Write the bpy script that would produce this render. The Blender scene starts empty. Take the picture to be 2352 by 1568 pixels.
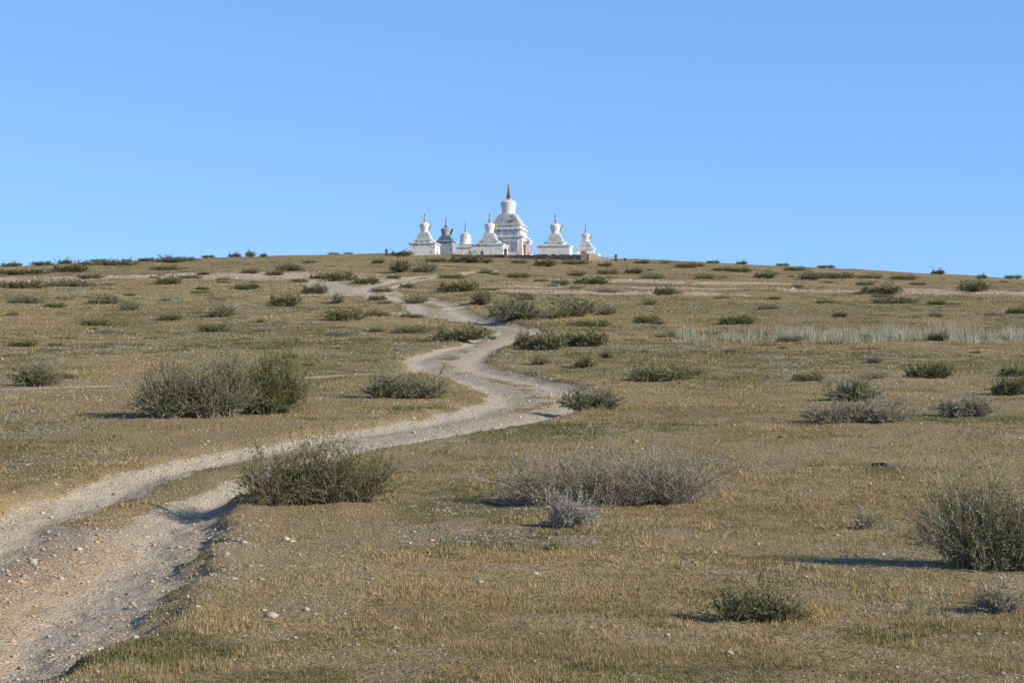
import bpy, math, numpy as np
from mathutils import Vector
ZOOM = False
rng = np.random.default_rng(7)
scene = bpy.context.scene
COL = scene.collection
F = 3920.0
PITCH = math.atan(116 / F)

# ------------------------------------------------------------------ noise
def vnoise(x, y, seed=0):
    xi = np.floor(x).astype(np.int64); yi = np.floor(y).astype(np.int64)
    fx = x - xi; fy = y - yi
    fx = fx * fx * (3 - 2 * fx); fy = fy * fy * (3 - 2 * fy)
    def h(a, b):
        n = (a * 374761393 + b * 668265263 + seed * 69069 + 12345) & 0xffffffff
        n = ((n ^ (n >> 13)) * 1274126177) & 0xffffffff
        n = n ^ (n >> 16)
        return n / 4294967295.0
    return (h(xi, yi) * (1 - fx) + h(xi + 1, yi) * fx) * (1 - fy) + (h(xi, yi + 1) * (1 - fx) + h(xi + 1, yi + 1) * fx) * fy
def fbm(x, y, octv=4, seed=0):
    s = 0; a = 0.5; t = 0
    for o in range(octv):
        s = s + a * vnoise(x * 2 ** o + 17.3 * o, y * 2 ** o - 9.1 * o, seed + o); t += a; a *= 0.5
    return s / t
def sstep(a, b, v):
    t = np.clip((v - a) / (b - a), 0, 1); return t * t * (3 - 2 * t)

# ------------------------------------------------------------------ terrain profile
KY = np.array([-5000, -50, 0, 10, 12.5, 15.7, 21, 26, 31, 40, 50, 60, 75, 95, 120, 150, 185, 220, 250, 285, 310, 345, 420, 600, 1000, 6000.])
KZ = np.array([-8, -2.2, -1.72, -1.70, -1.69, -1.62, -1.42, -1.0, -.51, .10, .77, 1.53, 2.77, 4.73, 7.19, 10.06, 13.45, 16.8, 19.9, 23.0, 24.6, 25.3, 22, 6, -20, -60.])
def pchip(xk, yk, x):
    h = np.diff(xk); d = np.diff(yk) / h
    m = np.zeros_like(yk)
    for i in range(1, len(xk) - 1):
        if d[i - 1] * d[i] > 0:
            w1 = 2 * h[i] + h[i - 1]; w2 = h[i] + 2 * h[i - 1]
            m[i] = (w1 + w2) / (w1 / d[i - 1] + w2 / d[i])
    m[0] = d[0]; m[-1] = d[-1]
    i = np.clip(np.searchsorted(xk, x) - 1, 0, len(xk) - 2)
    t = (x - xk[i]) / h[i]
    return ((1 + 2 * t) * (1 - t) ** 2 * yk[i] + t * (1 - t) ** 2 * h[i] * m[i] + t * t * (3 - 2 * t) * yk[i + 1] + t * t * (t - 1) * h[i] * m[i + 1])
def H0(x, y):
    x = np.asarray(x, float); y = np.asarray(y, float)
    z = pchip(KY, KZ, np.clip(y, -4999, 5999))
    drop = 1.72 * (np.abs(x + 17.6) / 57.4) ** 1.56 * sstep(30, 250, y)
    z = z - np.minimum(drop, 45)
    r = np.hypot(x, y)
    amp = 0.05 + 0.22 * sstep(20, 100, r)
    z = z + amp * (fbm(x / 9., y / 9., 3, 3) - 0.5) * 2
    return z

# ------------------------------------------------------------------ tracks (world metres: x, y, half width)
def catmull(P, n=7):
    P = np.array(P, float); out = []
    Q = np.vstack([2 * P[0] - P[1], P, 2 * P[-1] - P[-2]])
    for i in range(1, len(Q) - 2):
        for t in np.linspace(0, 1, n, endpoint=False):
            out.append(0.5 * ((2 * Q[i]) + (-Q[i - 1] + Q[i + 1]) * t + (2 * Q[i - 1] - 5 * Q[i] + 4 * Q[i + 1] - Q[i + 2]) * t * t + (-Q[i - 1] + 3 * Q[i] - 3 * Q[i + 1] + Q[i + 2]) * t ** 3))
    out.append(Q[-2]); return np.array(out)
MAIN = catmull([(-4.2, 2, 1.5), (-4.25, 10, 1.55), (-4.35, 13, 1.55), (-4.75, 18.5, 1.55), (-4.95, 22, 1.4), (-4.4, 25, 1.3), (-3.4, 27.2, 1.2), (-1.75, 29.8, 1.15),
                (-.3, 32.6, 1.2), (.6, 36, 1.3), (.55, 40, 1.3), (-.3, 44.2, 1.3), (-1.6, 49, 1.35), (-2.1, 54.5, 1.3), (-1.5, 60.5, 1.1), (-.5, 66.5, 1.0), (.3, 73, 1.0),
                (-.6, 79, 1.3), (-2.6, 84, 1.4), (-3.8, 90, 1.5), (-4.6, 98, 1.7), (-6.6, 107, 1.7), (-8.6, 115, 1.6), (-9.9, 125, 1.6), (-9.7, 138, 1.7), (-7.5, 152, 1.7), (-4.1, 168, 1.6), (-1.5, 182, 1.1)])
BR1 = catmull([(-7.0, 104, 1.4), (-9.6, 111, 1.7), (-12, 120, 1.9), (-15.2, 138, 1.8), (-18.5, 156, 1.5), (-24, 168, 1.0)], 5)
BR2 = catmull([(-2.4, 47.5, .7), (-5.4, 45, .65), (-8, 42.5, .55), (-11, 40, .45), (-15, 39, .3)], 4)
def pdist(x, y, P):
    D = np.full(x.shape, 99.); HW = np.full(x.shape, 1.0); SD = np.zeros(x.shape)
    for i in range(len(P) - 1):
        a = P[i]; b = P[i + 1]
        cx = (a[0] + b[0]) / 2; cy = (a[1] + b[1]) / 2
        rad = 3.8 + np.hypot(*(b - a)[:2]) / 2
        idx = np.nonzero((np.abs(x - cx) < rad) & (np.abs(y - cy) < rad))[0]
        if len(idx) == 0: continue
        px = x[idx] - a[0]; py = y[idx] - a[1]; dx, dy = (b - a)[:2]
        t = np.clip((px * dx + py * dy) / (dx * dx + dy * dy), 0, 1)
        d = np.hypot(px - t * dx, py - t * dy)
        better = d < D[idx]
        j = idx[better]
        D[j] = d[better]; HW[j] = (a[2] + (b[2] - a[2]) * t)[better]
        SD[j] = (np.sign(px * dy - py * dx) * d)[better]
    return D, HW, SD
ELL = [(1.1, 29.9, 2.7, .9, 1), (7.6, 31, 2.2, .7, 1), (-2.5, 11.1, .7, .8, .9), (6.6, 24.5, 1.6, .5, .8), (-1.9, 33.8, 1.1, .5, .9), (9.5, 53, 10, 6, .6), (2.5, 12.0, .9, .5, .4), (-3.2, 31.5, 1.2, .4, .8), (12, 95, 9, 7, .5), (-14, 75, 8, 5, .4), (-1.2, 9.9, .9, .4, .7), (1.5, 10.2, 1.2, .4, .6)]
def masks(x, y):
    x = np.asarray(x, float).ravel(); y = np.asarray(y, float).ravel()
    wx = x + 0.55 * (fbm(x / 1.3, y / 1.3, 3, 41) - .5); wy = y + 0.55 * (fbm(x / 1.3, y / 1.3, 3, 47) - .5)
    wx = wx + .25 * (fbm(x * 3.1, y * 3.1, 3, 43) - .5)
    D, HW, SD = pdist(wx, wy, MAIN)
    D1, H1, _ = pdist(wx, wy, BR1); D2, H2, _ = pdist(wx, wy, BR2)
    brk = fbm(x * .9, y * .9, 3, 49)
    near = sstep(27, 22, y)
    ew = .38 - .18 * near
    m = sstep(0, 1, (HW - D + ew) / (2 * ew + .05))
    far = sstep(95, 125, y)
    mt = sstep(-.25, .35, HW - D - far * 1.1 * (brk - .42))
    m1 = sstep(-.3, .5, H1 - D1 - 1.0 * (brk - .40)); m2 = sstep(-.2, .5, H2 - D2 - .9 * (brk - .45)) * 0.85
    hump = np.exp(-(D / 0.42) ** 2) * (y < 100)
    strip = sstep(0.48, 0.22, D) * sstep(19.0, 21.0, y) * sstep(28.5, 26.5, y)
    strip = np.maximum(strip, 0.75 * sstep(.42, .15, D) * sstep(32, 35, y) * sstep(64, 56, y) * sstep(.45, .58, fbm(x * 1.2, y * 1.2, 3, 5)))
    strip = np.maximum(strip, 0.9 * sstep(.55, .25, D) * sstep(88, 96, y) * sstep(.36, .48, brk))
    track = np.maximum(mt * (1 - strip), np.maximum(m1, m2))
    carve = np.maximum(m, 0.4 * m1)
    rut = np.exp(-((D - 0.82) / 0.28) ** 2) * m
    green = sstep(.52, .70, fbm(x / 5.0 + 3, y / 7., 4, 11)) * .65
    for cx, cy, rx, ry, w in ELL:
        q = ((x - cx) / rx) ** 2 + ((y - cy) / ry) ** 2 + 1.4 * (fbm(x * .9, y * .9, 3, 77) - .5)
        green = np.maximum(green, w * sstep(1.15, .7, q))
    bare = np.maximum(.85 * sstep(.53, .66, fbm(x / 2.2, y / 3.0, 4, 21)), .85 * sstep(.57, .67, fbm(x * 1.6, y * 1.6, 3, 23)))
    bare = bare * (1 - .5 * sstep(40, 90, y))
    grey = sstep(.50, .62, fbm(x / .8 + 9, y / 1.0, 3, 31)) * sstep(.36, .52, fbm(x / 5., y / 5., 2, 33))
    stony = np.zeros_like(x)
    for cx, cy, rx, ry in [(27, 131, 24, 7), (-30, 158, 17, 9), (6, 118, 9, 4), (52, 138, 18, 9), (-11, 110, 5, 3), (-6, 88, 2.0, 2.0), (-13, 146, 5, 5), (15, 150, 12, 4), (-45, 150, 10, 6)]:
        q = ((x - cx) / rx) ** 2 + ((y - cy) / ry) ** 2 + 2.4 * (fbm(x / 3., y / 3., 4, 87) - .5)
        stony = np.maximum(stony, sstep(1.4, .7, q))
    return dict(track=track, carve=carve, rut=rut, hump=hump * m, green=green, bare=bare, grey=grey, stony=stony, D=D, HW=HW, SD=SD)
def H(x, y, M=None):
    shp = np.shape(x)
    x = np.asarray(x, float).ravel(); y = np.asarray(y, float).ravel()
    if M is None: M = masks(x, y)
    r = np.hypot(x, y)
    nr_ = sstep(29, 22, y)
    deep = 0.11 + 0.14 * np.exp(-((y - 82) / 5.) ** 2) - .04 * sstep(100, 120, y) + .055 * nr_
    z = H0(x, y) - deep * M['carve'] - (0.035 + .035 * nr_) * M['rut'] + 0.04 * M['hump'] * nr_ + 0.04 * M['hump']
    lip = np.exp(-((M['D'] - M['HW'] - .3) / .25) ** 2)
    z += (0.05 + .03 * nr_) * lip * (fbm(x * .7, y * .7, 2, 55))
    z += 0.05 * (fbm(x * 1.4, y * 1.4, 3, 61) - .5) * (1 - .3 * M['track'])
    z += (0.035 + .02 * M['track']) * (fbm(x * 7, y * 7, 3, 63) - .5) * sstep(60, 20, r)
    return z.reshape(shp)

CF = np.array([0, math.cos(PITCH), math.sin(PITCH)]); CU = np.array([0, -math.sin(PITCH), math.cos(PITCH)])
TT = np.geomspace(7, 330, 3000)
def survey(px, row):
    d = CF + np.array([1, 0, 0]) * (px - 1176) / F + CU * (784 - row) / F
    X = d[0] * TT; Y = d[1] * TT; Z = d[2] * TT
    g = Z - H0(X, Y)
    neg = np.nonzero(g < 0)[0]
    k = neg[0] if len(neg) else int(np.argmin(g[1000:])) + 1000
    k = min(k, len(TT) - 1)
    return float(X[k]), float(Y[k])

# ------------------------------------------------------------------ node helpers
def new_mat(name):
    m = bpy.data.materials.new(name); m.use_nodes = True
    nt = m.node_tree; nt.nodes.clear()
    return m, nt
def N(nt, typ, **kw):
    n = nt.nodes.new(typ)
    for k, v in kw.items(): setattr(n, k, v)
    return n
def mixc(nt, fac, a, b, mode='MIX'):
    n = nt.nodes.new('ShaderNodeMix'); n.data_type = 'RGBA'; n.blend_type = mode
    for sock, v in ((n.inputs[0], fac), (n.inputs[6], a), (n.inputs[7], b)):
        if isinstance(v, bpy.types.NodeSocket): nt.links.new(v, sock)
        elif isinstance(v, (int, float)): sock.default_value = v
        else: sock.default_value = (*v, 1)
    return n.outputs[2]
def ramp(nt, v, a, b, c=0, d=1):
    n = nt.nodes.new('ShaderNodeMapRange'); n.inputs[1].default_value = a; n.inputs[2].default_value = b
    n.inputs[3].default_value = c; n.inputs[4].default_value = d
    n.interpolation_type = 'SMOOTHSTEP'; nt.links.new(v, n.inputs[0]); return n.outputs[0]
def noise(nt, co, scale, detail=4, rough=.6):
    n = N(nt, 'ShaderNodeTexNoise'); n.inputs['Scale'].default_value = scale; n.inputs['Detail'].default_value = detail
    n.inputs['Roughness'].default_value = rough
    nt.links.new(co, n.inputs['Vector']); return n.outputs[0]
def attr(nt, name):
    n = N(nt, 'ShaderNodeAttribute'); n.attribute_name = name; return n
def math_n(nt, op, a, b):
    n = N(nt, 'ShaderNodeMath', operation=op)
    for s, v in ((n.inputs[0], a), (n.inputs[1], b)):
        if isinstance(v, bpy.types.NodeSocket): nt.links.new(v, s)
        else: s.default_value = v
    return n.outputs[0]
def finish(nt, col, rough=.9, bump=None, bstr=.5, bdist=.02, spec=.2):
    b = N(nt, 'ShaderNodeBsdfPrincipled'); o = N(nt, 'ShaderNodeOutputMaterial')
    b.inputs['Specular IOR Level'].default_value = spec
    if isinstance(col, bpy.types.NodeSocket): nt.links.new(col, b.inputs['Base Color'])
    else: b.inputs['Base Color'].default_value = (*col, 1)
    b.inputs['Roughness'].default_value = rough
    if bump is not None:
        bn = N(nt, 'ShaderNodeBump'); bn.inputs['Strength'].default_value = bstr; bn.inputs['Distance'].default_value = bdist
        nt.links.new(bump, bn.inputs['Height']); nt.links.new(bn.outputs[0], b.inputs['Normal'])
    nt.links.new(b.outputs[0], o.inputs[0]); return b

STRAW = (.49, .365, .175); BROWN = (.31, .22, .11); GREEN = (.17, .165, .07); SOIL = (.46, .345, .205)
MG, nt = new_mat('steppe_ground')
co = N(nt, 'ShaderNodeNewGeometry').outputs['Position']
n1 = noise(nt, co, .35, 5); n2 = noise(nt, co, 2.2, 5, .7); n3 = noise(nt, co, 14, 4, .7); n4 = noise(nt, co, 70, 3, .7)
n0 = noise(nt, co, .12, 4, .6)
c = mixc(nt, ramp(nt, n2, .35, .65), STRAW, BROWN)
c = mixc(nt, math_n(nt, 'MULTIPLY', ramp(nt, n1, .4, .62), .55), c, (.26, .22, .105))
c = mixc(nt, math_n(nt, 'MULTIPLY', ramp(nt, n0, .48, .62), .5), c, (.53, .41, .21))
c = mixc(nt, math_n(nt, 'MULTIPLY', ramp(nt, n3, .48, .62), .65), c, (.12, .095, .052))
gm = math_n(nt, 'MULTIPLY', attr(nt, 'green').outputs['Fac'], ramp(nt, n3, .3, .55))
c = mixc(nt, gm, c, GREEN)
bm_ = math_n(nt, 'MULTIPLY', attr(nt, 'bare').outputs['Fac'], ramp(nt, n2, .3, .55))
c = mixc(nt, math_n(nt, 'MULTIPLY', bm_, .8), c, SOIL)
vor = N(nt, 'ShaderNodeTexVoronoi'); vor.inputs['Scale'].default_value = 26; nt.links.new(co, vor.inputs['Vector'])
vor2 = N(nt, 'ShaderNodeTexVoronoi'); vor2.inputs['Scale'].default_value = 4.5; nt.links.new(co, vor2.inputs['Vector'])
sepc = N(nt, 'ShaderNodeSeparateColor'); nt.links.new(vor.outputs['Color'], sepc.inputs[0])
sepc2 = N(nt, 'ShaderNodeSeparateColor'); nt.links.new(vor2.outputs['Color'], sepc2.inputs[0])
grav = mixc(nt, sepc.outputs[0], (.44, .35, .24), (.72, .63, .49))
grav = mixc(nt, math_n(nt, 'MULTIPLY', ramp(nt, n2, .4, .65), .6), grav, (.48, .375, .25))
grav = mixc(nt, math_n(nt, 'MULTIPLY', ramp(nt, n1, .45, .6), .4), grav, (.62, .54, .42))
grav = mixc(nt, math_n(nt, 'MULTIPLY', ramp(nt, n3, .55, .68), .5), grav, (.30, .23, .15))
grav = mixc(nt, math_n(nt, 'MULTIPLY', attr(nt, 'rut').outputs['Fac'], .7), grav, (.70, .605, .47))
ston = mixc(nt, ramp(nt, sepc2.outputs[0], .4, .7), (.45, .31, .21), (.76, .60, .48))
c = mixc(nt, math_n(nt, 'MULTIPLY', attr(nt, 'stony').outputs['Fac'], ramp(nt, n2, .3, .5)), c, ston)
tr = math_n(nt, 'ADD', attr(nt, 'track').outputs['Fac'], math_n(nt, 'MULTIPLY', math_n(nt, 'SUBTRACT', n3, .5), 1.3))
c = mixc(nt, ramp(nt, tr, .38, .62), c, grav)
mound = attr(nt, 'mound').outputs['Fac']
c = mixc(nt, math_n(nt, 'MULTIPLY', mound, ramp(nt, n3, .3, .6)), c, (.57, .395, .235))
c = mixc(nt, ramp(nt, n4, .3, .7), mixc(nt, 1.0, c, (.64, .64, .64), 'MULTIPLY'), mixc(nt, 1.0, c, (1.20, 1.20, 1.20), 'MULTIPLY'))
bh = math_n(nt, 'ADD', math_n(nt, 'ADD', n4, math_n(nt, 'MULTIPLY', n3, 2.5)), math_n(nt, 'MULTIPLY', vor.outputs['Distance'], -1.0))
finish(nt, c, .95, bh, .9, .025, .1)

def veg_mat(name, transl=.35, tint=(1, 1, 1)):
    m, nt = new_mat(name)
    a = attr(nt, 'col').outputs['Color']
    oi = N(nt, 'ShaderNodeObjectInfo')
    c = mixc(nt, oi.outputs['Random'], mixc(nt, 1.0, a, tuple(.85 * t for t in tint), 'MULTIPLY'), mixc(nt, 1.0, a, tuple(1.15 * t for t in tint), 'MULTIPLY'))
    d = N(nt, 'ShaderNodeBsdfDiffuse'); t = N(nt, 'ShaderNodeBsdfTranslucent'); mx = N(nt, 'ShaderNodeMixShader'); o = N(nt, 'ShaderNodeOutputMaterial')
    nt.links.new(c, d.inputs[0]); nt.links.new(c, t.inputs[0]); mx.inputs[0].default_value = transl
    nt.links.new(d.outputs[0], mx.inputs[1]); nt.links.new(t.outputs[0], mx.inputs[2]); nt.links.new(mx.outputs[0], o.inputs[0])
    return m
M_GRASS = veg_mat('dry_grass', .3); M_LEAF = veg_mat('shrub_foliage', .22); M_STEM = veg_mat('shrub_stem', 0.0); M_STONE = veg_mat('loose_stone', 0)

def np_mesh(name, V, Fc, nper, mats, cols=None, smooth=False, extra=None):
    V = np.ascontiguousarray(V, dtype=np.float32); Fc = np.ascontiguousarray(Fc, dtype=np.int32)
    me = bpy.data.meshes.new(name)
    me.vertices.add(len(V)); me.vertices.foreach_set('co', V.ravel())
    nf = len(Fc)
    me.loops.add(nf * nper); me.loops.foreach_set('vertex_index', Fc.ravel())
    me.polygons.add(nf)
    me.polygons.foreach_set('loop_start', np.arange(0, nf * nper, nper, dtype=np.int32))
    if smooth: me.polygons.foreach_set('use_smooth', np.ones(nf, dtype=bool))
    for m in mats: me.materials.append(m)
    me.update(calc_edges=True)
    if cols is not None:
        a = me.attributes.new('col', 'FLOAT_COLOR', 'POINT')
        c4 = np.ones((len(V), 4), dtype=np.float32); c4[:, :3] = cols
        a.data.foreach_set('color', c4.ravel())
    if extra:
        for k, v in extra.items():
            a = me.attributes.new(k, 'FLOAT', 'POINT'); a.data.foreach_set('value', np.ascontiguousarray(v, dtype=np.float32))
    return me
def add(name, me, label=None, category=None, kind=None, group=None, parent=None, loc=(0, 0, 0)):
    o = bpy.data.objects.new(name, me); COL.objects.link(o); o.location = loc
    if label: o['label'] = label
    if category: o['category'] = category
    if kind: o['kind'] = kind
    if group: o['group'] = group
    if parent: o.parent = parent
    return o

# ------------------------------------------------------------------ ground sheet
ang = np.radians(np.concatenate([np.linspace(-180, -26, 60, endpoint=False), np.linspace(-26, 26, 660), np.linspace(27, 180, 60, endpoint=False)]))
rad = np.concatenate([[.01, 1.5, 3, 4.5, 6], np.geomspace(7, 330, 800), np.geomspace(338, 5500, 90)])
A, R = np.meshgrid(ang, rad)
GX = (R * np.sin(A)).ravel(); GY = (R * np.cos(A)).ravel()
M = masks(GX, GY)
GZ = H(GX, GY, M)
nr, nc = A.shape
i0 = np.arange(nr - 1)[:, None] * nc; j0 = np.arange(nc)[None, :]; j1 = (j0 + 1) % nc
Fq = np.stack([i0 + j0, i0 + j1, i0 + nc + j1, i0 + nc + j0], -1).reshape(-1, 4)[:, ::-1]
mound = np.exp(-(M['D'] / .7) ** 2) * sstep(21, 17, GY) * (GY > 3)
me = np_mesh('ground', np.stack([GX, GY, GZ], 1), Fq, 4, [MG], smooth=True, extra=dict(track=M['track'], green=M['green'], bare=M['bare'], stony=M['stony'], rut=M['rut'], mound=mound))
add('ground', me, 'dry brown steppe hillside with a winding gravel track', 'ground', 'structure')

# ------------------------------------------------------------------ grass
def blades(nt_, k, r0, r1, seed, skew=1.25, hs=1.0, spread=1.0, big=False):
    g = np.random.default_rng(seed)
    u = g.random(nt_) ** skew
    r = r0 * np.exp(u * math.log(r1 / r0)); a = np.radians(g.uniform(-21, 21, nt_))
    tx = r * np.sin(a); ty = r * np.cos(a)
    sp = (0.018 + .0022 * r) * spread
    x = np.repeat(tx, k) + g.normal(0, 1, nt_ * k) * np.repeat(sp, k); y = np.repeat(ty, k) + g.normal(0, 1, nt_ * k) * np.repeat(sp, k)
    tr_ = np.repeat(g.random(nt_), k)
    taz = np.repeat(g.uniform(0, 6.28, nt_), k)
    M = masks(x, y)
    patch = fbm(x * 1.9, y * 1.9, 3, 91)
    dens = (1 - .98 * sstep(.25, .7, M['track'])) * (1 - .62 * M['bare']) * (1 - .92 * M['stony']) * (.6 + .4 * sstep(.38, .58, patch))
    keep = g.random(len(x)) < (dens if not big else dens > .62)
    x = x[keep]; y = y[keep]; tr_ = tr_[keep]; taz = taz[keep]; patch = patch[keep]
    M = {q: v[keep] for q, v in M.items()}
    z = H(x, y, M); r = np.hypot(x, y); n = len(x)
    grey = (g.random(n) < M['grey'] * .85) & (not big); grn = (g.random(n) < M['green'] * .85)
    lod = 1 + .013 * np.maximum(np.minimum(r, 120) - 10, 0)
    h = (.012 + .024 * g.random(n) ** 1.6 + .022 * tr_ * g.random(n)) * lod * hs * (.65 + .7 * sstep(.4, .7, patch))
    h = np.where(grey, .016 * lod, h); h = np.where(grn & ~grey, h * .8, h)
    w = (.0015 + .0017 * g.random(n)) * (1 + .10 * np.maximum(r - 8, 0)); w = np.where(grey, w * 2.8, w); w = np.where(grn, w * 1.7, w)
    az = taz * .5 + g.uniform(0, 2 * math.pi, n); lean = np.abs(g.normal(0, 1.05 if not big else .65, n)); lean = np.where(grey, lean + .4, lean); lean = np.minimum(lean, 1.5)
    az2 = g.uniform(0, math.pi, n)
    base = np.stack([x, y, z - .004], 1)
    side = np.stack([np.cos(az2), np.sin(az2), np.zeros(n)], 1) * w[:, None]
    up = np.stack([np.cos(az) * np.sin(lean) - .1, np.sin(az) * np.sin(lean), np.cos(lean)], 1) * h[:, None]
    V = np.stack([base - side, base + side, base + up], 1).reshape(-1, 3)
    t = g.random(n)[:, None]; t2 = tr_[:, None]
    straw = np.array([.58, .44, .22]) * (1 - t) + np.array([.32, .23, .115]) * t
    tone = fbm(x / 1.5, y / 1.5, 3, 15)[:, None]
    straw = straw * (.58 + .8 * tone) * (.85 + .3 * t2)
    ol = np.array([.25, .23, .105]); straw = np.where(t2 < .28, ol * (.8 + .5 * t), straw)
    gc = np.array([.14, .145, .06]) * (1 - t) + np.array([.26, .23, .105]) * t
    gy = np.array([.46, .44, .37]) * (.7 + .5 * t)
    c = np.where(grn[:, None], gc, straw); c = np.where(grey[:, None], gy, c)
    return V, np.repeat(c, 3, 0)
B1 = blades(225000, 7, 8.5, 150, 101)
B2 = blades(7000, 30, 8.5, 90, 102, 1.1, 1.6, 1.2, True)
B3 = blades(38000, 7, 90, 270, 103, 1.0)
V = np.vstack([B1[0], B2[0], B3[0]]); C = np.vstack([B1[1], B2[1], B3[1]])
me = np_mesh('grass', V, np.arange(len(V)).reshape(-1, 3), 3, [M_GRASS], C)
add('grass', me, 'short dry straw-coloured grass covering the hillside', 'grass', 'stuff')

def tufts(pts, kb, sx, sy, hmin, hmax, lean_s, w0, c_hi, c_lo, thr, g, pw=1.0):
    pts = np.array(pts); x = np.repeat(pts[:, 0], kb) + g.normal(0, 1, len(pts) * kb) * sx; y = np.repeat(pts[:, 1], kb) + g.normal(0, 1, len(pts) * kb) * sy
    z = H(x, y); n = len(x); az = g.uniform(0, 2 * math.pi, n); lean = np.abs(g.normal(0, lean_s, n)); ts = np.repeat(g.uniform(.3, 1.0, len(pts)) ** pw, kb)
    h = (hmin + (hmax - hmin) * g.random(n)) * ts; w = w0 * (.7 + .6 * g.random(n))
    base = np.stack([x, y, z - .01], 1); side = np.stack([w, 0 * w, 0 * w], 1)
    up = np.stack([np.cos(az) * np.sin(lean), np.sin(az) * np.sin(lean), np.cos(lean)], 1) * h[:, None]
    V = np.stack([base - side, base + side, base + up], 1).reshape(-1, 3)
    t = g.random(n)[:, None]; C = np.where(t > thr, np.array(c_hi) * (.75 + .3 * t), np.array(c_lo) * (.7 + .6 * t))
    return V, np.repeat(C, 3, 0)
g = np.random.default_rng(5)
pts = []
for (px0, px1, row, dens) in [(1760, 1860, 778, 30), (1850, 2030, 781, 70), (2040, 2190, 776, 60), (2170, 2360, 780, 85), (1560, 1730, 782, 36), (140, 200, 678, 14), (390, 420, 690, 7), (2360, 2500, 774, 45)]:
    for k in range(dens):
        X, Y = survey(g.uniform(px0, px1), row + g.normal(0, 3)); pts.append((X, Y + g.normal(0, 1.0)))
V, C = tufts(pts, 64, .11, .11, .2, .85, .30, .008, (.76, .71, .54), (.31, .30, .16), .5, g, 1.7)
add('feather_grass', np_mesh('feather_grass', V, np.arange(len(V)).reshape(-1, 3), 3, [M_GRASS], C), 'tall pale silvery feather grass growing in a band', 'grass', 'stuff')
pts = []
while len(pts) < 800:
    Y = float(50 * math.exp(g.random() ** .75 * math.log(250 / 50))); X = float(Y * g.uniform(-.36, .36))
    if fbm(np.array([X / 12.]), np.array([Y / 12.]), 3, 99)[0] < .47: continue
    mk = masks(np.array([X]), np.array([Y]))
    if mk['track'][0] > .1 or mk['D'][0] < 1.9: continue
    pts.append((X, Y))
V, C = tufts(pts, 110, .26, .2, .05, .19, .9, .016, (.31, .285, .155), (.17, .17, .085), .5, g, .8)
add('low_scrub', np_mesh('low_scrub', V, np.arange(len(V)).reshape(-1, 3), 3, [M_GRASS], C), 'low olive ground-hugging scrub scattered on the slope', 'scrub', 'stuff')

# ------------------------------------------------------------------ loose gravel
OCT = np.array([[1, 0, 0], [-1, 0, 0], [0, 1, 0], [0, -1, 0], [0, 0, 1], [0, 0, -1.]])
OF = np.array([[0, 2, 4], [2, 1, 4], [1, 3, 4], [3, 0, 4], [2, 0, 5], [1, 2, 5], [3, 1, 5], [0, 3, 5]])
g = np.random.default_rng(9)
n = 560000
r = 8.5 * np.exp(g.random(n) ** 1.05 * math.log(190 / 8.5)); a = np.radians(g.uniform(-22, 22, n)); x = r * np.sin(a); y = r * np.cos(a)
M = masks(x, y)
edge = np.exp(-((M['D'] - M['HW']) / .35) ** 2)
md = np.exp(-(M['D'] / .7) ** 2) * (y < 21)
pr = (.22 * M['track'] * (1 - .75 * M['rut']) + .25 * edge * (g.random(n) < .6) + .45 * md * (1 - .7 * M['rut']) + .6 * M['stony'] + .008 + .04 * M['bare'])
keep = g.random(n) < pr
x, y, md = x[keep], y[keep], md[keep]; M = {q: v[keep] for q, v in M.items()}; r = r[keep]; n = len(x)
z = H(x, y, M)
s = (.003 + .009 * g.random(n) ** 3 + .016 * (g.random(n) < .04)) * (1 + .03 * np.maximum(r - 10, 0))
V = OCT[None] * (s[:, None, None] * g.uniform(.6, 1.25, (n, 6, 1))) * np.stack([g.uniform(.8, 1.5, n), g.uniform(.8, 1.5, n), g.uniform(.5, .8, n)], 1)[:, None]
az = g.uniform(0, 6.28, n); ca, sa = np.cos(az)[:, None], np.sin(az)[:, None]
V = np.stack([V[..., 0] * ca - V[..., 1] * sa, V[..., 0] * sa + V[..., 1] * ca, V[..., 2]], -1) + np.stack([x, y, z + s * .2], 1)[:, None]
Fg = (OF[None] + (np.arange(n) * 6)[:, None, None]).reshape(-1, 3)
t = g.random(n)[:, None]; C = np.array([.38, .30, .205]) * (1 - t) + np.array([.70, .62, .49]) * t
C = np.where((md > .3)[:, None] & (g.random(n) < .6)[:, None], np.array([.58, .41, .26]), C)
C = np.where((M['stony'] > .4)[:, None] & (g.random(n) < .6)[:, None], np.array([.76, .60, .48]), C)
add('gravel', np_mesh('gravel', V.reshape(-1, 3), Fg, 3, [M_STONE], np.repeat(C, 6, 0)), 'loose pale gravel scattered along the dirt track', 'gravel', 'stuff')

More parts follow.
